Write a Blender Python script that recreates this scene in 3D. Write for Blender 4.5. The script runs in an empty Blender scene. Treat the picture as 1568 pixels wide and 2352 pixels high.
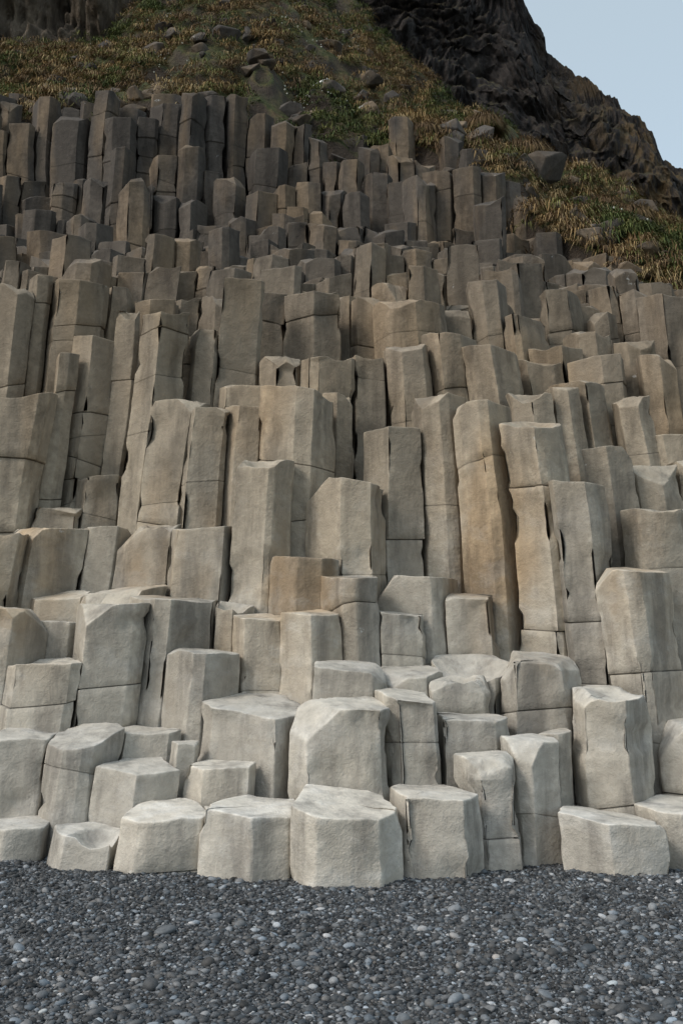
import bpy,bmesh,math,random
import numpy as np
from mathutils import Vector
random.seed(7); rng=np.random.default_rng(11)
# ---------------- noise
def _h(i,j,k,s):
    n=(i*374761393+j*668265263+k*2147483647+s*974634777)&0xffffffff
    n=((n^(n>>13))*1274126177)&0xffffffff
    n=(n^(n>>16))&0xffffffff
    return n/4294967295.0*2-1
def vnoise(p,s=0):
    f=np.floor(p); t=p-f; t=t*t*(3-2*t); f=f.astype(np.int64)
    i,j,k=f[:,0],f[:,1],f[:,2]; x,y,z=t[:,0],t[:,1],t[:,2]
    def L(a,b,w): return a+(b-a)*w
    return L(L(L(_h(i,j,k,s),_h(i+1,j,k,s),x),L(_h(i,j+1,k,s),_h(i+1,j+1,k,s),x),y),
             L(L(_h(i,j,k+1,s),_h(i+1,j,k+1,s),x),L(_h(i,j+1,k+1,s),_h(i+1,j+1,k+1,s),x),y),z)
def fbm(p,o=3,s=0):
    r=0;a=1.0;q=p.copy()
    for n in range(o):
        r=r+a*vnoise(q,s+n); q=q*2.03+17.1; a*=.5
    return r
def new_mesh(name,verts,faces_flat,loops_total,cols=None,smooth=True,mat=None):
    me=bpy.data.meshes.new(name)
    verts=np.asarray(verts,dtype=np.float32); fl=np.asarray(faces_flat,dtype=np.int32); lt=np.asarray(loops_total,dtype=np.int32)
    me.vertices.add(len(verts)); me.vertices.foreach_set("co",verts.ravel())
    me.loops.add(len(fl)); me.loops.foreach_set("vertex_index",fl)
    me.polygons.add(len(lt)); ls=np.concatenate([[0],np.cumsum(lt)[:-1]]).astype(np.int32)
    me.polygons.foreach_set("loop_start",ls); me.polygons.foreach_set("loop_total",lt)
    me.polygons.foreach_set("use_smooth",np.full(len(lt),smooth))
    me.update(calc_edges=True)
    if cols is not None:
        a=me.attributes.new("tint","FLOAT_COLOR","POINT"); a.data.foreach_set("color",np.asarray(cols,dtype=np.float32).ravel())
    ob=bpy.data.objects.new(name,me); bpy.context.scene.collection.objects.link(ob)
    if mat: me.materials.append(mat)
    return ob
# ---------------- materials
def mat_new(name):
    m=bpy.data.materials.new(name); m.use_nodes=True; nt=m.node_tree; nt.nodes.clear()
    o=nt.nodes.new("ShaderNodeOutputMaterial"); b=nt.nodes.new("ShaderNodeBsdfPrincipled")
    nt.links.new(b.outputs[0],o.inputs[0]); b.inputs["Roughness"].default_value=.9
    b.inputs["Specular IOR Level"].default_value=.25
    return m,nt,b
class N:
    def __init__(s,nt): s.nt=nt
    def n(s,t,**k):
        x=s.nt.nodes.new(t)
        for a,v in k.items(): setattr(x,a,v)
        return x
    def l(s,a,b): s.nt.links.new(a,b)
    def noise(s,vec,scale,detail=5,rough=.55,mode=None):
        x=s.n("ShaderNodeTexNoise"); x.inputs["Scale"].default_value=scale; x.inputs["Detail"].default_value=detail; x.inputs["Roughness"].default_value=rough
        s.l(vec,x.inputs["Vector"]); return x.outputs[0]
    def ramp(s,v,stops,interp='LINEAR'):
        x=s.n("ShaderNodeValToRGB"); cr=x.color_ramp; cr.interpolation=interp
        while len(cr.elements)<len(stops): cr.elements.new(.5)
        for e,(p,c) in zip(cr.elements,stops):
            e.position=p; e.color=(c if len(c)==4 else (*c,1)) if hasattr(c,'__len__') else (c,c,c,1)
        s.l(v,x.inputs[0]); return x.outputs[0]
    def mix(s,f,a,b,mode='MIX'):
        x=s.n("ShaderNodeMix",data_type='RGBA',blend_type=mode)
        for v,i in ((f,0),(a,6),(b,7)):
            if isinstance(v,bpy.types.NodeSocket): s.l(v,x.inputs[i])
            elif hasattr(v,'__len__'): x.inputs[i].default_value=(*v,1)
            else: x.inputs[i].default_value=v
        return x.outputs[2]
    def math(s,op,a,b=0,clamp=False):
        x=s.n("ShaderNodeMath",operation=op); x.use_clamp=clamp
        for v,i in ((a,0),(b,1)):
            if isinstance(v,bpy.types.NodeSocket): s.l(v,x.inputs[i])
            else: x.inputs[i].default_value=v
        return x.outputs[0]
    def mapr(s,v,a,b,c=0,d=1):
        x=s.n("ShaderNodeMapRange"); s.l(v,x.inputs[0])
        for i,q in enumerate((a,b,c,d)): x.inputs[i+1].default_value=q
        return x.outputs[0]
    def scalev(s,v,sc,rot=(0,0,0)):
        x=s.n("ShaderNodeMapping"); x.inputs["Scale"].default_value=sc; x.inputs["Rotation"].default_value=rot; s.l(v,x.inputs[0]); return x.outputs[0]
    def bump(s,h,dist,strength=1,prev=None):
        x=s.n("ShaderNodeBump"); x.inputs["Distance"].default_value=dist; x.inputs["Strength"].default_value=strength
        s.l(h,x.inputs["Height"])
        if prev: s.l(prev,x.inputs["Normal"])
        return x.outputs[0]

def rock_mat():
    m,nt,b=mat_new("basalt"); g=N(nt)
    geo=g.n("ShaderNodeNewGeometry"); pos=geo.outputs["Position"]
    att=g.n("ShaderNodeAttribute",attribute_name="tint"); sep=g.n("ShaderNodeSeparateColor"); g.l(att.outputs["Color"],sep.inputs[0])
    sx=g.n("ShaderNodeSeparateXYZ"); g.l(pos,sx.inputs[0])
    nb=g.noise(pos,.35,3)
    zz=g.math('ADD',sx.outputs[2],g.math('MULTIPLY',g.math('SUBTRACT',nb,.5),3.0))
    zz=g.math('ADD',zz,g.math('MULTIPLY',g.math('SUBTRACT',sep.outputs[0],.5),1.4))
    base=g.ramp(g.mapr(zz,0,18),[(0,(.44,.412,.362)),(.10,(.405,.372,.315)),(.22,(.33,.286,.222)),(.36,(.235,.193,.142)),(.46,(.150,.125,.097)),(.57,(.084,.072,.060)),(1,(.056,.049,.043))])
    st=g.noise(g.scalev(pos,(1,1,.35)),.9,3)
    stm=g.math('MULTIPLY',g.ramp(st,[(.48,0),(.66,1)]),g.ramp(g.mapr(sx.outputs[2],0,8),[(.15,0.1),(.35,.75),(.8,.35)]))
    base=g.mix(stm,base,(.29,.20,.112))
    # salt-bleached blotches low down
    bl=g.noise(g.scalev(pos,(1,1,1.6)),1.9,5,.6)
    base=g.mix(g.math('MULTIPLY',g.ramp(bl,[(.52,0),(.62,1)]),g.mapr(sx.outputs[2],5,0,0,.45)),base,(.50,.482,.445))
    # dark vertical weathering streaks
    st2=g.noise(g.scalev(pos,(2.2,2.2,.4)),1.3,5,.65)
    base=g.mix(g.math('MULTIPLY',g.ramp(st2,[(.48,0),(.64,1)]),.7),base,g.mix(1,base,(.45,.45,.46),'MULTIPLY'))
    v=g.mapr(sep.outputs[0],0,1,.76,1.16)
    base=g.mix(1,base,v,'MULTIPLY')
    mt=g.noise(pos,8,5,.65); base=g.mix(1,base,g.mapr(mt,.25,.75,.84,1.15),'MULTIPLY')
    wear=g.math('MULTIPLY',sep.outputs[1],g.mapr(mt,.3,.7,.0,.9))
    base=g.mix(wear,base,g.mix(1,base,(1.35,1.36,1.37),'MULTIPLY'))
    base=g.mix(g.math('MULTIPLY',sep.outputs[2],.8),base,(.04,.034,.028))  # crack shade painted into the colour along the joint grooves
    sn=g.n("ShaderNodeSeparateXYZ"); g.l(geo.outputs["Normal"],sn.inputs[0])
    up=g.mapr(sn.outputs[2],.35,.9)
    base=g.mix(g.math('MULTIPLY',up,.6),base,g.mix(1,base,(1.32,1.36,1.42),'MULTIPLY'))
    gu=g.math('MULTIPLY',g.ramp(g.noise(pos,2.2,6,.75),[(.68,0),(.72,1)]),.6)
    base=g.mix(gu,base,(.60,.60,.58))
    g.l(base,b.inputs["Base Color"])
    h2=g.noise(pos,45,3,.65)
    n1=g.bump(mt,.045,.5); n2=g.bump(h2,.010,.55,n1)
    g.l(n2,b.inputs["Normal"])
    return m
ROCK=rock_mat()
# ---------------- columns estimated from image pixels at assumed depths: x, y, top height, width  (cm)
COLDATA="""-305 958 40 52;-217 925 37 55;-154 919 59 68;-115 935 57 14;-71 901 63 67;1 890 71 84;75 910 73 65;127 940 103 46;170 960 117 39;203 990 120 29;239 930 50 67;312 960 58 67;-372 1020 110 60;-310 1005 119 57;-248 999 123 69;-198 1029 120 57;-189 972 92 69;-154 990 111 14;-115 963 93 53;-84 1020 152 96;0 960 153 71;62 980 157 53;119 986 136 62;114 1032 170 45;255 1000 161 69;196 1040 196 65;354 1020 129 62;-309 1057 188 65;-331 1145 236 67;-252 1076 251 60;-254 1172 278 90;-186 1124 262 88;-143 1068 202 70;-86 1094 240 62;-122 1124 252 42;-35 1070 243 57;5 1019 187 66;71 1053 183 59;134 1078 190 71;-367 1091 249 79;-332 1196 273 52;9 1097 283 56;-44 1132 307 63;63 1099 243 49;
83 1153 289 82;145 1129 267 49;-364 1243 359 76;-307 1276 361 66;-235 1233 360 58;-163 1192 354 77;-418 1200 342 58;309 1060 287 56;265 1110 389 43;221 1150 470 55;171 1180 500 54;384 1080 165 47;-96 1170 427 54;10 1178 405 80;-59 1230 528 71;62 1218 477 64;119 1233 522 59;359 1140 361 56;318 1200 450 47;-322 1329 441 62;-215 1279 534 59;-173 1248 514 46;-126 1269 525 54;-434 1313 550 85;-371 1297 393 51;382 1230 435 56;441 1240 443 54;429 1180 371 54;-382 1330 617 29;-349 1377 652 63;-299 1362 686 30;-247 1320 667 59;-187 1360 660 39;-140 1360 738 53;-129 1315 562 53;-83 1340 614 54;-23 1321 602 66;-6 1280 543 36;35 1340 614 50;87 1340 627 59;148 1360 653 62;205 1330 620 59;252 1280 540 50;295 1290 555 37;
360 1370 621 60;324 1321 570 59;393 1300 540 45;442 1300 492 51;453 1380 624 39;433 1430 671 44;-480 1400 734 44;-448 1420 763 36;-400 1441 762 76;-353 1490 771 49;-220 1390 657 18;-105 1460 745 56;-43 1440 737 67;7 1500 768 33;48 1480 752 48;105 1430 726 74;171 1480 731 54;228 1480 778 57;280 1462 714 56;344 1520 776 56;376 1450 682 54;414 1520 746 38;508 1500 760 62;282 1387 623 54;318 1425 656 62;-695 2050 1173 27;-556 1860 1034 84;-496 1900 1080 54;-651 2040 1178 53;-629 2117 1285 46;-594 2141 1303 47;-545 2100 1281 48;-485 2060 1333 40;-451 2100 1265 50;-403 2130 1351 65;-343 2120 1372 51;-299 2140 1318 42;-250 2090 1281 50;-728 2280 1586 60;-659 2260 1527 74;-778 2250 1503 59;-615 2290 1515 30;-570 2240 1584 54;-534 2320 1593 66;
-469 2230 1509 44;-431 2280 1568 70;-352 2220 1572 48;-311 2270 1591 50;-263 2290 1598 52;-209 2300 1557 55;-175 2190 1401 72;-141 2259 1514 44;-102 2274 1518 45;-60 2220 1446 44;-172 2060 1224 54;-128 2080 1244 45;-77 2090 1260 55;-213 2020 1148 44;-16 2181 1368 43;20 2160 1351 47;65 2230 1429 39;96 2260 1452 39;146 2300 1545 45;218 2320 1539 35;265 2280 1486 55;-18 2090 1250 46;31 2070 1229 50;82 2150 1324 47;130 2090 1271 46;169 2120 1286 46;221 2100 1292 69;277 2070 1291 50;330 2090 1292 50;377 2120 1286 42;407 2070 1218 36;420 1920 1066 50;451 1880 992 29;478 1840 975 44;509 1800 940 39;540 1760 897 46;576 1730 880 44;137 2200 1390 48;187 2220 1389 48;336 1800 966 51;195 1800 957 47;97 1900 1066 50;9 1760 940 54;45 1840 1002 64;144 1800 984 55;-246 1750 927 38;-127 1750 944 46;-43 1820 984 48"""
COLS=[tuple(float(v)/100 for v in s.split()) for s in COLDATA.replace("\n","").split(";")]
# hillside profile from image pixels: per bearing from the beach, foot and crest of the grass slope
UX=[-0.997,-0.473,-0.342,-0.255,-0.146,-0.080,-0.015,0.029,0.072,0.138,0.182,0.225,0.291,0.342,0.444,0.968]
YE=[24,24,24,23.8,23.8,23.3,22.8,23,23.2,22.3,21.2,19.5,18.4,17.8,17,16]
ZE=[16.48,16.48,16.54,16.60,16.64,15.69,14.69,14.74,14.80,13.95,12.86,10.75,9.75,9.09,8.31,6.40]
YT=[34,34,34,35,43,43,42,40,36,33,31,30,29,28,27,24]
ZT=[25.03,25.03,25.03,26.00,37.24,37.24,34.12,30.53,25.65,22.02,20.12,18.25,16.53,15.44,13.51,8.75]
def terrain(x,Y,detail=True):
    u=x/Y
    ye=np.interp(u,UX,YE);ze=np.interp(u,UX,ZE);yt=np.interp(u,UX,YT);zt=np.interp(u,UX,ZT)
    t=(Y-ye)/(yt-ye)
    z=ze+(zt-ze)*t
    z=np.where(t<0,ze-.2+(Y-ye)*6,z)
    z=np.where(t>1,zt-(Y-yt)*.35,z)
    if detail:
        p=np.stack([x+40,Y,z*0+.5],1)
        n=fbm(p*.4,2,5)*.6+(.5-np.abs(fbm(p*.95,2,9)))*.95+fbm(p*3,2,3)*.14
        z=z+n*np.clip((t+.1)*6,0,1)-.35
    return z
# ---------------- seeds
seeds=[]
prof_Y=[9.3,10,10.7,11.5,12.3,13.2,14.5,16,18,20,21,22.5,24,26]
prof_Z=[.8,1.2,2.0,3.0,4.4,5.6,7,8.2,9.8,11,12.5,15,16.5,17]
def zs(Y): return np.interp(Y,prof_Y,prof_Z)
def Lf(x,Y): return np.clip(.034*x,-.075,.075)*np.interp(Y,[9,14,18],[1,1,.3])
for x,Y,z,w in COLS:
    xs=x-float(Lf(x,Y))*(float(zs(Y))-z)
    seeds.append([xs,Y,z,max(w/2*1.05,.13),1])
ex=np.array([[s[0],s[1],s[2],s[3]] for s in seeds])
def step_height(u,Y):
    if Y<20.3: return float(np.interp(Y,[15,16.5,17.5,18.5,19.5,20.3],[7.68,8.59,9.22,9.93,10.59,11.13]))
    if Y<22: return 1.7+.522*Y
    return 1.7+(.600 if u<-.10 else .556)*Y
Y=9.0
while Y<25.5:
    sp=.62 if Y<15.2 else (.56 if Y<20 else .52)
    hw=.36*Y+2.5
    x=-hw+rng.random()*sp
    while x<hw:
        fx=x+rng.normal()*.09; fy=Y+rng.normal()*.09
        x+=sp
        d=np.hypot(ex[:,0]-fx,ex[:,1]-fy)
        if (d<ex[:,3]+sp*(.42 if fy<16 else .36)).any(): continue
        u=fx/fy
        if fy<15.3:
            near=d<1.15
            if near.any() and abs(u)<.395:
                front=(ex[:,1]<fy-.1)&(np.abs(ex[:,0]-fx)<.55)
                if not front.any(): continue
                z=ex[near,2].min()-.15+rng.normal()*.06
            else:
                if fy<9.9+.15*math.sin(fx*2): continue
                z=float(zs(fy))+rng.normal()*.25
                if abs(u)<.39: z=float(zs(fy))-.4
        else:
            ue=float(np.interp(u,UX,YE))
            if fy>ue+.8: continue
            if fy>ue-1.0: z=float(terrain(np.array([fx]),np.array([max(fy,ue)]),False)[0])+rng.normal()*.25-.3
            else: z=step_height(u,fy)+rng.normal()*.30
            near=d<.9
            if near.any() and fy>19.5: z=min(z,ex[near,2].min()-.2)
            if u>.195:
                tt=min((fy-15.2)/max(ue-15.2,.5),1)
                foot=float(np.interp(u,UX,ZE)); k=.394+((foot-1.7)/ue-.394)*tt
                z=min(z,1.7+k*fy+rng.normal()*.15)
        seeds.append([fx,fy,z,sp*.5*rng.uniform(.8,1.25),0])
    Y+=sp*.86
SD=np.array(seeds)
# ---------------- columns
V=[];Fc=[];C=[];off=0
def clip(poly,n,t):
    out=[]
    m=len(poly)
    for i in range(m):
        a=poly[i];b=poly[(i+1)%m]
        da=a[0]*n[0]+a[1]*n[1]-t; db=b[0]*n[0]+b[1]*n[1]-t
        if da<=0: out.append(a)
        if (da<0)!=(db<0) and abs(da-db)>1e-9:
            k=da/(da-db); out.append((a[0]+(b[0]-a[0])*k,a[1]+(b[1]-a[1])*k))
    return out
ncol=0
for i,(sx,sy,zt0,r,kind) in enumerate(seeds):
    R=1.42*r if kind else 1.6*r
    if kind and r<.2: R=1.25*r
    k=6 if kind else 7
    a0=rng.random()*6.28
    poly=[(math.cos(a0+j*2*math.pi/k+rng.normal()*.12)*R,math.sin(a0+j*2*math.pi/k+rng.normal()*.1)*R*(.9 if sy<9.6 else 1)) for j in range(k)]
    poly.sort(key=lambda q:math.atan2(q[1],q[0]))
    d=np.hypot(SD[:,0]-sx,SD[:,1]-sy)
    nb=np.where((d<1.7)&(d>1e-6))[0]
    gap=.002+.007*rng.random()**2
    for j in nb:
        dj=d[j]; n=((SD[j,0]-sx)/dj,(SD[j,1]-sy)/dj)
        t=(dj*dj+r*r-SD[j,3]**2)/(2*dj); t=min(max(t,.25*dj),.75*dj)-gap
        poly=clip(poly,n,t)
        if len(poly)<3: break
    if len(poly)<3: continue
    q=[]
    for p in poly:
        if not q or math.hypot(p[0]-q[-1][0],p[1]-q[-1][1])>.09: q.append(p)
    if len(q)>3 and math.hypot(q[0][0]-q[-1][0],q[0][1]-q[-1][1])<.09: q.pop()
    poly=q
    if len(poly)<3: continue
    ar=.5*abs(sum(poly[a][0]*poly[(a+1)%len(poly)][1]-poly[(a+1)%len(poly)][0]*poly[a][1] for a in range(len(poly))))
    if ar<.015: continue
    lod=1.0 if sy<12.2 else (1.4 if sy<15.5 else 2.4)
    ds=.07*lod
    fil=(.020 if sy<10.4 else .012 if sy<12 else .010)*(.5+rng.random())
    pts=[];cor=[]
    m=len(poly)
    for a in range(m):
        p0=np.array(poly[a-1]);p1=np.array(poly[a]);p2=np.array(poly[(a+1)%m])
        e1=p0-p1;l1=np.linalg.norm(e1);e2=p2-p1;l2=np.linalg.norm(e2);e1/=l1;e2/=l2
        f=min(fil,l1*.35,l2*.35)
        A=p1+e1*f;B=p1+e2*f
        nn=3 if sy<10.7 else 2
        for k2 in range(nn):
            tt=k2/(nn-1); pts.append((1-tt)**2*A+2*tt*(1-tt)*p1+tt*tt*B); cor.append(1)
        p3=np.array(poly[(a+2)%m]); f2=min(fil,l2*.35)
        Bn=p2-e2*f2; L=np.linalg.norm(Bn-B); ne=max(1,int(L/ds))
        bow=rng.normal()*.010
        e2n=np.array([e2[1],-e2[0]])
        for k2 in range(1,ne):
            pts.append(B+(Bn-B)*k2/ne+e2n*bow*4*(k2/ne)*(1-k2/ne)); cor.append(0)
    pts=np.array(pts);cor=np.array(cor,float);K=len(pts)
    tan=np.roll(pts,-1,0)-np.roll(pts,1,0); nor=np.stack([tan[:,1],-tan[:,0]],1); nor/=np.linalg.norm(nor,axis=1)[:,None]+1e-9
    rough=1.0 if kind else 1.6
    gx=rng.normal()*.07; gy=abs(rng.normal())*.12+.04
    chips=[]
    for c in range(rng.integers(0,4) if zt0>1 else rng.integers(0,2)):
        th=rng.uniform(-math.pi,0) if rng.random()<.75 else rng.uniform(0,math.pi)
        chips.append((math.cos(th),math.sin(th),rng.uniform(.4,.9)*r,rng.uniform(.5,1.8) if zt0>1 else rng.uniform(.3,.7)))
    bowl=None
    if rng.random()<.25: bowl=(rng.normal()*.3*r,-abs(rng.normal())*.4*r,r*rng.uniform(.6,1.0),rng.uniform(.05,.16))
    so=rng.integers(0,9999)
    def ztf(p):
        x=p[:,0];y=p[:,1]
        z=zt0+gx*x+gy*(y-r*.6)
        if bowl is not None:
            dd=((x-bowl[0])**2+(y-bowl[1])**2)/bowl[2]**2
            z=z-bowl[3]*np.clip(1-dd,-.3,1)
        for cx,cy,cd,cs in chips:
            z=np.minimum(z,zt0-np.maximum(0,(x*cx+y*cy-cd))*cs+.03)
        q=np.stack([x+so,y+sy,x*0],1)
        z=z+fbm(q*3.2,2,1)*.014*rough+vnoise(q*11,2)*.006*rough
        return z
    near=SD[nb][:,2]; zb=(near.min() if len(near) else 0)-.7
    if sy<10.6 or abs(sx)>.36*sy+1.8: zb=min(zb,-.4)
    zb=max(zb,-.5); zb=min(zb,zt0-1.2)
    zr=ztf(pts); zlow=zr.min()-.05
    dz=.08*lod
    tall=11<sy<12.7
    cr=[];z=zlow-rng.uniform(.15,1.4)*(1.6 if tall else 1)
    while z>zb+.2:
        cr.append(z); z-=rng.uniform(.6,3.2) if tall else rng.uniform(.22,2.0)
    zc=zlow
    levels=[zlow]
    for c in cr+[zb]:
        n=max(1,int((zc-c)/dz)); 
        for k2 in range(1,n+1): levels.append(zc+(c-zc)*k2/n)
        zc=c
    levels=sorted(levels)
    crs=set(round(c,6) for c in cr)
    rings=[];bo=np.array([0.,0.])
    gw=.009 if sy<16 else .018
    for lv in levels:
        if round(lv,6) in crs:
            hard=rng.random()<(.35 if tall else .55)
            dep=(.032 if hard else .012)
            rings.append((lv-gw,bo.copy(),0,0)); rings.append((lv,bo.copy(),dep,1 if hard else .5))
            if hard: bo=bo+rng.normal(size=2)*.013
            rings.append((lv+gw,bo.copy(),0,0))
        else: rings.append((lv,bo.copy(),0,0))
    tz=[-100,zb]+[x for x in sorted(cr)]+[zlow,200]
    tsx=rng.normal(size=len(tz))*.15; tsy=rng.normal(size=len(tz))*.13; tsx[-2:]=0;tsy[-2:]=0
    P3=[];CA=[];NF=[]
    br=min(.014 if sy<10.6 else .010,r*.2)
    cw=cor*.9
    tv=rng.random()
    for lv,b_,dep,dk in rings:
        xy=pts-nor*dep+b_
        a=np.interp(lv,tz,tsx);bb=np.interp(lv,tz,tsy)
        z=lv+a*pts[:,0]+bb*pts[:,1]
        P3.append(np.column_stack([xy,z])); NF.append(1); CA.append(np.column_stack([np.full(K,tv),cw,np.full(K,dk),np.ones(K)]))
    nu=max(2,int((zr.mean()-zlow)/dz)+1)
    for k2 in range(1,nu+1):
        t=k2/nu; P3.append(np.column_stack([pts+bo,zlow+(zr-br-zlow)*t])); NF.append(1); CA.append(np.column_stack([np.full(K,tv),np.maximum(cw,(t>.9)*.6),np.zeros(K),np.ones(K)]))
    cen=pts.mean(0)
    rr=np.linalg.norm(pts-cen,axis=1).mean()
    for ins,dzz in ((br*.35,br*.3),(br,0)):
        q=pts+(cen-pts)*(ins/rr); P3.append(np.column_stack([q+bo,ztf(q)-dzz])); NF.append(1); CA.append(np.column_stack([np.full(K,tv),np.full(K,.9),np.zeros(K),np.ones(K)]))
    nt_=7 if lod<1.4 else (5 if lod<2 else 3)
    for k2 in range(1,nt_):
        f=(1-br/rr)*(1-k2/nt_); q=cen+(pts-cen)*f; P3.append(np.column_stack([q+bo,ztf(q)])); NF.append(f); CA.append(np.column_stack([np.full(K,tv),np.full(K,.3),np.zeros(K),np.ones(K)]))
    ctr=np.array([[cen[0],cen[1]]]); cz=ztf(ctr)
    A=np.concatenate(P3+[np.array([[cen[0]+bo[0],cen[1]+bo[1],cz[0]]])]); CC=np.concatenate(CA+[np.array([[tv,.3,0,1]])])
    nr=len(P3); NF=np.array(NF)
    W=A.copy(); W[:,0]+=sx;W[:,1]+=sy
    o1=np.array([[so*1.3,0,0]])
    # relief sampled on the rim for the cap rings, so the top follows the sides
    Ws=W[:nr*K].reshape(nr,K,3).copy(); nsd=int((NF>=1).sum()); Ws[nsd:]=Ws[nsd-1]; Ws=Ws.reshape(-1,3)+o1
    rel=fbm(Ws*np.array([1.6,1.6,1.1]),3,11)*(.022 if sy<10.7 else .014)+np.abs(fbm(Ws*4.5,2,15))*-.008
    sc_=fbm(Ws*np.array([1.3,1.3,1.7]),2,41)
    rel-=np.clip((sc_-.42)*1.0,0,.04)*(1 if r>.2 else .3)
    chipn=np.maximum(0,fbm(Ws*np.array([2.5,2.5,3.5]),2,23)-.30)*(.06 if r>.2 else .02)
    rel-=chipn*np.tile(cor,nr)
    if lod<1.4: rel+=vnoise(Ws*12,19)*.003
    rel=rel.reshape(nr,K)*NF[:,None]
    A[:nr*K,:2]+=np.tile(nor,(nr,1))*rel.reshape(-1)[:,None]
    wx=fbm(W*np.array([.5,.5,.55]),2,31)*.05; wy=fbm(W*np.array([.5,.5,.55]),2,35)*.05
    X=A[:,0]+sx;Yv=A[:,1]+sy
    X=X+Lf(X,Yv)*(zs(Yv)-A[:,2])+wx; Yv=Yv+wy
    V.append(np.column_stack([X,Yv,A[:,2]])); C.append(CC)
    base=(np.arange(nr-1)*K)[:,None]; j=np.arange(K)[None,:]; jn=(np.arange(K)+1)%K; jn=jn[None,:]
    fq=np.stack([base+j,base+jn,base+K+jn,base+K+j],-1).reshape(-1,4)+off
    tri=np.stack([(nr-1)*K+np.arange(K),(nr-1)*K+(np.arange(K)+1)%K,np.full(K,nr*K)],1)+off
    Fc.append((fq,tri)); off+=len(A); ncol+=1
V=np.concatenate(V);C=np.concatenate(C)
Q=np.concatenate([f[0] for f in Fc]);T=np.concatenate([f[1] for f in Fc])
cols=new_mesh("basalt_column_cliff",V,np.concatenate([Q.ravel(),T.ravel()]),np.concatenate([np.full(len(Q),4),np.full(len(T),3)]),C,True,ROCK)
wn=cols.modifiers.new("wn","WEIGHTED_NORMAL"); wn.mode='FACE_AREA'; wn.weight=80
# ---------------- grass slope
def grid_mesh(name,X,Yg,Z,mat,smooth=True):
    n,m=X.shape
    v=np.column_stack([X.ravel(),Yg.ravel(),Z.ravel()])
    i=np.arange(n-1)[:,None]*m+np.arange(m-1)[None,:]
    f=np.stack([i,i+1,i+m+1,i+m],-1).reshape(-1,4)
    return new_mesh(name,v,f.ravel(),np.full(len(f),4),None,smooth,mat)
m,nt,b=mat_new("grassy_soil"); g=N(nt); geo=g.n("ShaderNodeNewGeometry"); pos=geo.outputs["Position"]
c=g.ramp(g.noise(pos,.8,5,.65),[(.32,(.045,.032,.02)),(.42,(.105,.078,.038)),(.50,(.075,.078,.028)),(.6,(.045,.06,.02)),(.7,(.14,.10,.05))])
c=g.mix(1,c,g.mapr(g.noise(pos,9,4,.7),.25,.75,.4,1.5),'MULTIPLY')
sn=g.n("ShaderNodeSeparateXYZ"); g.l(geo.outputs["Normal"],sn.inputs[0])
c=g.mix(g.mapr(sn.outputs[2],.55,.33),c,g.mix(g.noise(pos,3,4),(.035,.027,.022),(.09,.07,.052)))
g.l(c,b.inputs["Base Color"]); g.l(g.bump(g.noise(pos,7,5,.7),.25,.9),b.inputs["Normal"]); SOIL=m
uu=np.linspace(-.62,.68,460); tt=np.linspace(0,1,360)
U,T_=np.meshgrid(uu,tt,indexing='xy')
ye=np.interp(U,UX,YE)-.8; Yg=ye+(56-ye)*T_**1.4
Xg=U*Yg; Zg=terrain(Xg.ravel(),Yg.ravel()).reshape(Xg.shape)
grid_mesh("grassy_hillside",Xg,Yg,Zg,SOIL)
# ---------------- tussocks
m,nt,b=mat_new("grass_blades"); g=N(nt); att=g.n("ShaderNodeAttribute",attribute_name="tint"); g.l(att.outputs["Color"],b.inputs["Base Color"]); GR=m
def tufts(name,cx,cy,cz,rad,colr,nb=70,wm=1):
    n=len(cx); M=n*nb
    ci=np.repeat(np.arange(n),nb)
    az=rng.random(M)*2*np.pi; el=rng.random(M)
    R=rad[ci]*(.6+.6*rng.random(M)); 
    st=np.sqrt(rng.random(M))*.8*rad[ci]
    dx,dy=np.cos(az),np.sin(az)
    bx=cx[ci]+dx*st;by=cy[ci]+dy*st;bz=cz[ci]-.05+.55*np.sqrt(np.maximum(0,rad[ci]**2-st**2))
    h=R*(.08+.36*(1-el)); out=R*(.2+.42*el)
    w=(R*.016+.004)*wm
    tx,ty=-dy*w,dx*w
    p=[]
    for t,ww in ((0,1),(.5,.9),(1,.15)):
        ox=bx+dx*out*t;oy=by+dy*out*t-.15*out*t;oz=bz+h*(t*1.9-1.0*t*t)-el*R*.9*t*t
        p.append(np.column_stack([ox-tx*ww,oy-ty*ww,oz]));p.append(np.column_stack([ox+tx*ww,oy+ty*ww,oz]))
    v=np.stack(p,1).reshape(-1,3)
    b0=np.arange(M)*6
    f=np.stack([b0,b0+1,b0+3,b0+2,b0+2,b0+3,b0+5,b0+4],1).reshape(-1,4)
    cc=colr[ci]*(.55+.9*rng.random(M))[:,None]
    cc=np.repeat(cc,6,0)
    return new_mesh(name,v,f.ravel(),np.full(len(f),4),np.column_stack([cc,np.ones(len(cc))]),False,GR)
n=12500
u=rng.uniform(-.42,.48,n); ye=np.interp(u,UX,YE); yt=np.interp(u,UX,YT)
Yt=ye-.3+(yt+2-ye)*rng.random(n)**1.1; x=u*Yt
den=fbm(np.column_stack([x*.5+30,Yt*.5,x*0+.5]),3,77)
keep=den>-.38; x=x[keep];Yt=Yt[keep]
z=terrain(x,Yt)
pal=np.array([[.080,.098,.030],[.13,.13,.045],[.24,.165,.075],[.15,.10,.055],[.29,.22,.115],[.048,.068,.022]])
gn=fbm(np.column_stack([x*.45+30,Yt*.45,x*0+9.5]),2,51)
idx=np.where(gn+rng.normal(size=len(x))*.18>.12,rng.choice([0,1,5,0],len(x)),rng.choice([1,2,3,3,4,2],len(x)))
tufts("grass_tussocks",x,Yt,z,.13+.34*rng.random(len(x))**1.8,pal[idx],62)
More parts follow.
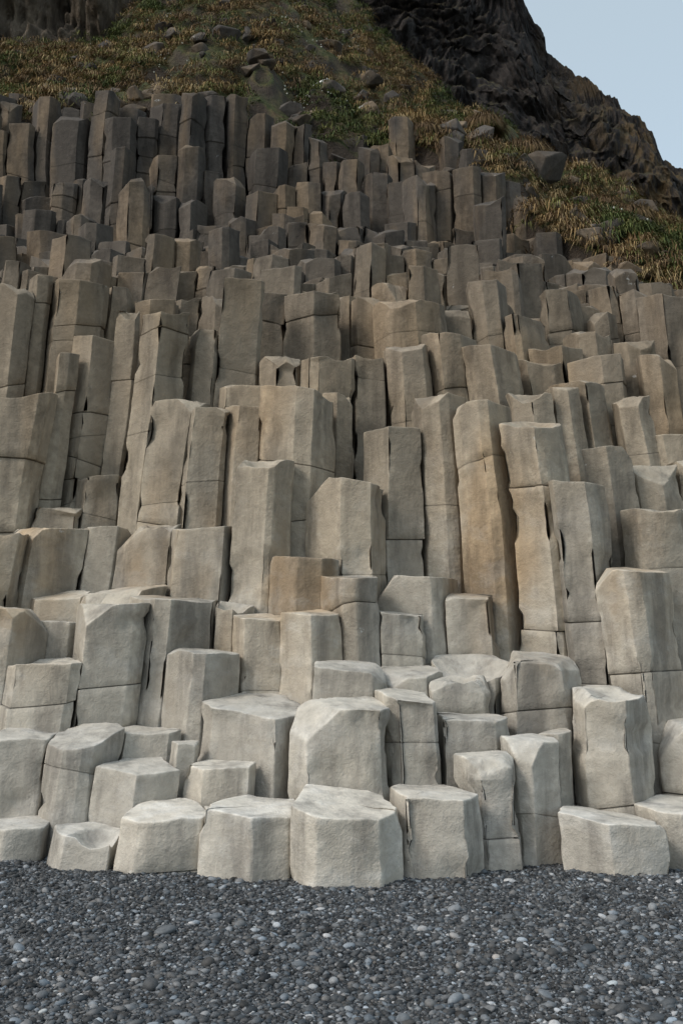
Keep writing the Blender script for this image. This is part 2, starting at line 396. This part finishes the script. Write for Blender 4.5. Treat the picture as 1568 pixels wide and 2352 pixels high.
for (tx_,ty_,tz_,tr) in ((4.88,24.5,15.2,.7),(4.04,26,16.9,.65),(6.11,22,12.5,.5),(5.38,20.3,10.9,.4),(2.2,23.3,15.2,.45),(6.6,21.2,11.9,.5)):
    tufts("grass_tussock",np.array([tx_]*3)+rng.normal(size=3)*.12,np.array([ty_]*3),np.array([tz_]*3),np.array([tr,tr*.9,tr*.8]),pal[[3,2,1]]*.85,1100,.55)
# white wildflowers
n=420; cu=rng.integers(0,22,n); cu_u=rng.uniform(-.27,.02,22); cu_y=rng.uniform(25,36,22)
cu_u[:4]=rng.uniform(.25,.33,4); cu_y[:4]=rng.uniform(20,24,4)
fy=cu_y[cu]+rng.normal(size=n)*.3; fx=cu_u[cu]*cu_y[cu]+rng.normal(size=n)*.4; fz=terrain(fx,fy)+.14+rng.random(n)*.16
o8=np.array([[1,0,0],[-1,0,0],[0,1,0],[0,-1,0],[0,0,1],[0,0,-1]])*.024
f8=np.array([[0,2,4],[2,1,4],[1,3,4],[3,0,4],[2,0,5],[1,2,5],[3,1,5],[0,3,5]])
v=(o8[None]*rng.uniform(.6,1.3,(n,1,1))+np.stack([fx,fy,fz],1)[:,None,:]).reshape(-1,3); f=(f8[None]+(np.arange(n)*6)[:,None,None]).reshape(-1,3)
mm,nt,b=mat_new("petals"); b.inputs["Base Color"].default_value=(.6,.6,.52,1)
new_mesh("white_wildflowers",v,f.ravel(),np.full(len(f),3),None,False,mm)
# ---------------- dark mountain
m,nt,b=mat_new("dark_cliff_rock"); g=N(nt); geo=g.n("ShaderNodeNewGeometry"); pos=geo.outputs["Position"]
sv=g.scalev(pos,(.9,.5,.28),(0,math.radians(38),0))
c=g.ramp(g.noise(sv,1.6,6,.65),[(.3,(.015,.013,.013)),(.5,(.040,.034,.032)),(.68,(.080,.067,.058))])
sx=g.n("ShaderNodeSeparateXYZ"); g.l(pos,sx.inputs[0])
rm=g.math('MULTIPLY',g.mapr(sx.outputs[0],15,24),g.ramp(g.noise(sv,.9,6,.7),[(.48,0),(.58,1)]))
c=g.mix(g.math('MULTIPLY',rm,.75),c,(.18,.122,.058))
sn=g.n("ShaderNodeSeparateXYZ"); g.l(geo.outputs["Normal"],sn.inputs[0])
c=g.mix(g.math('MULTIPLY',g.mapr(sn.outputs[2],.5,.75),.7),c,(.09,.078,.036))
g.l(c,b.inputs["Base Color"]); g.l(g.bump(g.noise(sv,2.5,6,.7),1.2,1),b.inputs["Normal"]); DK=m
SU=[-0.168,0.020,0.138,0.182,0.197,0.203,0.210,0.221,0.225,0.245,0.265,0.282,0.302,0.313,0.326,0.342,0.400,0.487,0.662,1.055]
SZ=[79.6,76.1,64.5,60.8,58.5,56.7,55.8,54.7,53.1,51.7,51.1,50.4,48.9,47.6,46.3,43.9,39.8,34.9,25.8,11.9]
us=np.concatenate([np.linspace(-.1,.0,30),np.linspace(.003,.36,560),np.linspace(.365,1.1,120)]); ts=np.linspace(0,1.25,480)
U,T_=np.meshgrid(us,ts)
sil=np.interp(U,SU,SZ)
Yg=60+16*T_
zb_=14.0
tc=np.clip(T_,0,1)
Zg=zb_+(sil-zb_)*tc**.85-np.clip(T_-1,0,1)*90
Xg=U*76
pp=np.column_stack([Xg.ravel(),Yg.ravel(),Zg.ravel()])
a=math.radians(35)+fbm(pp*.05,2,58)*.5
q=np.column_stack([(pp[:,0]*np.cos(a)+pp[:,2]*np.sin(a))*1.3,pp[:,1]*.2,(-pp[:,0]*np.sin(a)+pp[:,2]*np.cos(a))*.25])
dn=((1-np.abs(fbm(q*.7,4,61)))*1.7+(1-np.abs(fbm(q*2.2,3,64)))*.8+fbm(pp*.12,3,66)*2.8+fbm(pp*.6,4,67)*1.1).reshape(Xg.shape)
Yg=Yg-dn*np.clip(1.2-T_,0.2,1); Zg=Zg+fbm(pp*.6,4,70).reshape(Xg.shape)*.8*np.clip(T_*1.3,0,1)
grid_mesh("dark_mountain",Xg,Yg,Zg,DK)
# ---------------- upper left cliff
m,nt,b=mat_new("brown_cliff_rock"); g=N(nt); geo=g.n("ShaderNodeNewGeometry"); pos=geo.outputs["Position"]
sv=g.scalev(pos,(1.2,1.2,.35))
c=g.ramp(g.noise(sv,1.4,6,.65),[(.3,(.035,.028,.02)),(.5,(.12,.094,.068)),(.7,(.20,.16,.115))])
g.l(c,b.inputs["Base Color"]); g.l(g.bump(g.noise(sv,2.5,6,.7),.6,.9),b.inputs["Normal"]); BR=m
xs=np.linspace(-26,1.5,420); zz=np.linspace(19,46,260)
X,Z=np.meshgrid(xs,zz)
Yb=np.interp(X,[-26,-14,-9.5,-6,-2,1.5],[33,34.5,36,42.5,47,56])+(Z-22)*.28
q=np.column_stack([X.ravel()*1.3,X.ravel()*0,Z.ravel()*.22])
Yb=Yb-((1-np.abs(fbm(q,4,81)))*1.4+fbm(np.column_stack([X.ravel(),Z.ravel(),Z.ravel()*0])*.6,4,85)*.8).reshape(X.shape)
grid_mesh("rock_cliff",X,Yb,Z,BR)
# ---------------- boulders
def rocks(name,items,mat):
    bm=bmesh.new()
    for (x,y,z,s) in items:
        vs=[]
        pr=rng.normal(size=(12,3)); pr/=np.linalg.norm(pr,axis=1)[:,None]; pr*=np.array([1,.8,.75])*rng.uniform(.75,1.15,3)*s
        for p in pr: vs.append(bm.verts.new((x+p[0],y+p[1],z+p[2])))
        r_=bmesh.ops.convex_hull(bm,input=vs)
        bmesh.ops.delete(bm,geom=[v for v in vs if v.is_valid and not v.link_faces],context='VERTS')
    bmesh.ops.bevel(bm,geom=bm.edges[:],offset=.015,segments=1,affect='EDGES')
    me=bpy.data.meshes.new(name); bm.to_mesh(me); bm.free(); me.materials.append(mat)
    at=me.attributes.new("tint","FLOAT_COLOR","POINT"); at.data.foreach_set("color",np.tile(np.array([.9,.5,0,1],dtype=np.float32),len(me.vertices)))
    ob=bpy.data.objects.new(name,me); bpy.context.scene.collection.objects.link(ob); return ob
it=[]
for k in range(260):
    u_=rng.uniform(-.36,.42); ye_=np.interp(u_,UX,YE);yt_=np.interp(u_,UX,YT); y_=ye_+(yt_-ye_)*rng.random()**1.8*.9-.3; x_=u_*y_
    it.append((x_,y_,float(terrain(np.array([x_]),np.array([y_]))[0])+.10,rng.uniform(.15,.48)))
rocks("scattered_boulders",it,ROCK)
for x_,y_,z_,s in ((1.02,30,21.1,.55),(3.68,24,15.5,.62),(5.2,24,14.7,.75),(3.01,25,16.5,.4),(-1.21,33,23.6,.55),(4.56,23.5,14.5,.5)):
    rocks("boulder",[(x_,y_,z_,s)],ROCK)
# ---------------- beach
m,nt,b=mat_new("gravel"); g=N(nt); geo=g.n("ShaderNodeNewGeometry"); pos=geo.outputs["Position"]
vo=g.n("ShaderNodeTexVoronoi"); vo.inputs["Scale"].default_value=70; g.l(pos,vo.inputs["Vector"])
c=g.ramp(vo.outputs["Color"],[(0,(.02,.022,.025)),(.6,(.055,.060,.066)),(1,(.11,.118,.125))])
g.l(c,b.inputs["Base Color"]); g.l(g.bump(vo.outputs["Distance"],.02,.8),b.inputs["Normal"]); b.inputs["Roughness"].default_value=.8; GV=m
def ground(x,y):
    p=np.column_stack([x,y,x*0])
    return fbm(p*.35,2,90)*.05+fbm(p*1.7,2,93)*.015+np.interp(x,[-6,-3,0,3],[.16,.12,0,.02])*np.clip((y-6)/3,0,1)
xs=np.concatenate([[-900,-200,-60],np.linspace(-16,16,240),[60,200,900]]); ys=np.concatenate([[-600,-100,-20],np.linspace(-4,12,140),[40,200,2000]])
X,Yg=np.meshgrid(xs,ys); Z=ground(X.ravel(),Yg.ravel()).reshape(X.shape)
grid_mesh("gravel_beach",X,Yg,Z,GV)
m,nt,b=mat_new("pebble_stone"); g=N(nt); att=g.n("ShaderNodeAttribute",attribute_name="tint")
geo=g.n("ShaderNodeNewGeometry")
c=g.mix(1,att.outputs["Color"],g.mapr(g.noise(geo.outputs["Position"],60,3),.3,.7,.8,1.2),'MULTIPLY')
g.l(c,b.inputs["Base Color"]); b.inputs["Roughness"].default_value=.6; PB=m
bm=bmesh.new(); bmesh.ops.create_icosphere(bm,subdivisions=1,radius=1); iv1=np.array([v.co[:] for v in bm.verts]); if1=np.array([[v.index for v in f.verts] for f in bm.faces]); bm.free()
bm=bmesh.new(); bmesh.ops.create_icosphere(bm,subdivisions=3,radius=1); iv2=np.array([v.co[:] for v in bm.verts]); if2=np.array([[v.index for v in f.verts] for f in bm.faces]); bm.free()
def pebbles(name,x,y,s,iv,fi,col,lift=.25):
    n=len(x); a=rng.random(n)*6.28
    sx_=s*rng.uniform(.8,1.35,n);sy_=s*rng.uniform(.65,1,n);sz=s*rng.uniform(.4,.75,n)
    k=len(iv)
    vv=iv[None]*np.stack([sx_,sy_,sz],1)[:,None,:]
    vv=vv*(1+.16*rng.normal(size=(n,k,1))*(1 if k<50 else 0))
    tilt=rng.normal(size=n)*.3
    X=vv[...,0]*np.cos(a)[:,None]-vv[...,1]*np.sin(a)[:,None]; Yv=vv[...,0]*np.sin(a)[:,None]+vv[...,1]*np.cos(a)[:,None]
    Z=vv[...,2]+X*tilt[:,None]*.6
    v=np.stack([X+x[:,None],Yv+y[:,None],Z+(ground(x,y)+sz*lift)[:,None]],-1).reshape(-1,3)
    f=(fi[None]+(np.arange(n)*k)[:,None,None]).reshape(-1,3)
    cc=np.repeat(np.column_stack([col,np.ones(n)]),k,0)
    return new_mesh(name,v,f.ravel(),np.full(len(f),3),cc,True,PB)
def pcol(n,br,sd=.65):
    v=br*np.exp(rng.normal(size=n)*sd); w=rng.normal(size=n)*.05
    return np.clip(np.column_stack([v*(.94+w),v,v*(1.06-w)]),0.008,.42)
n=140000
y=4.2+6.3*rng.random(n)**1.25; x=rng.uniform(-1,1,n)*(y*.36+1.3)
pebbles("beach_pebbles",x,y,np.clip(np.exp(rng.normal(size=n)*.48)*.0105,.005,.040),iv1,if1,pcol(n,.076))
n=1300
y=4.2+6*rng.random(n)**1.2; x=rng.uniform(-1,1,n)*(y*.36+1.3)
pebbles("large_beach_pebbles",x,y,np.clip(np.exp(rng.normal(size=n)*.45)*.021,.014,.075),iv2,if2,pcol(n,.16,.5),.4)
# ---------------- gull
def gull():
    bm=bmesh.new(); c=(-.54,27,float(terrain(np.array([-.54]),np.array([27.]))[0])+.42)
    def el(p,s,rot=0):
        r_=bmesh.ops.create_icosphere(bm,subdivisions=2,radius=1)
        for v in r_['verts']:
            x,y,z=v.co.x*s[0],v.co.y*s[1],v.co.z*s[2]
            v.co=(c[0]+p[0]+x*math.cos(rot)-z*math.sin(rot),c[1]+p[1]+y,c[2]+p[2]+x*math.sin(rot)+z*math.cos(rot))
    el((0,0,0),(.14,.07,.07),.25); el((.11,0,.09),(.045,.04,.042)); el((.16,0,.085),(.03,.01,.01)); el((-.15,0,-.03),(.09,.035,.018),.2); el((.08,0,.05),(.05,.04,.06),-.4)
    el((.02,.02,-.12),(.007,.007,.09)); el((.02,-.03,-.12),(.007,.007,.09))
    me=bpy.data.meshes.new("seagull"); bm.to_mesh(me); bm.free()
    for p in me.polygons: p.use_smooth=True
    mm,nt,b=mat_new("feathers"); b.inputs["Base Color"].default_value=(.75,.75,.73,1); me.materials.append(mm)
    bpy.context.scene.collection.objects.link(bpy.data.objects.new("seagull",me))
gull()
# ---------------- light, camera
w=bpy.data.worlds.new("World"); bpy.context.scene.world=w; w.use_nodes=True; nt=w.node_tree; bg=nt.nodes["Background"]
sk=nt.nodes.new("ShaderNodeTexSky"); sk.sky_type='NISHITA'; sk.sun_disc=False
el=math.radians(42); ro=math.radians(238)
sk.sun_elevation=el; sk.sun_rotation=ro; sk.dust_density=2.5; sk.air_density=1; sk.ozone_density=1
g=N(nt); hz=g.mix(1,sk.outputs[0],(3.1,3.5,3.25),'ADD')
nt.links.new(hz,bg.inputs[0]); bg.inputs[1].default_value=.12
sl=bpy.data.lights.new("sun","SUN"); sl.energy=1.6; sl.angle=math.radians(16); sl.color=(1,.95,.88)
so_=bpy.data.objects.new("sun",sl); bpy.context.scene.collection.objects.link(so_)
dirv=Vector((math.sin(ro)*math.cos(el),math.cos(ro)*math.cos(el),math.sin(el)))
so_.rotation_euler=dirv.to_track_quat('Z','Y').to_euler()
cam=bpy.data.cameras.new("camera"); co=bpy.data.objects.new("camera",cam); bpy.context.scene.collection.objects.link(co)
co.location=(0,0,1.7); co.rotation_euler=(math.radians(99.5),0,0)
cam.sensor_fit='VERTICAL'; cam.sensor_height=36; cam.lens=35.05; cam.clip_end=5000; cam.clip_start=.1
sc=bpy.context.scene; sc.camera=co; sc.view_settings.view_transform='Standard'; sc.view_settings.look='None'; sc.view_settings.exposure=0
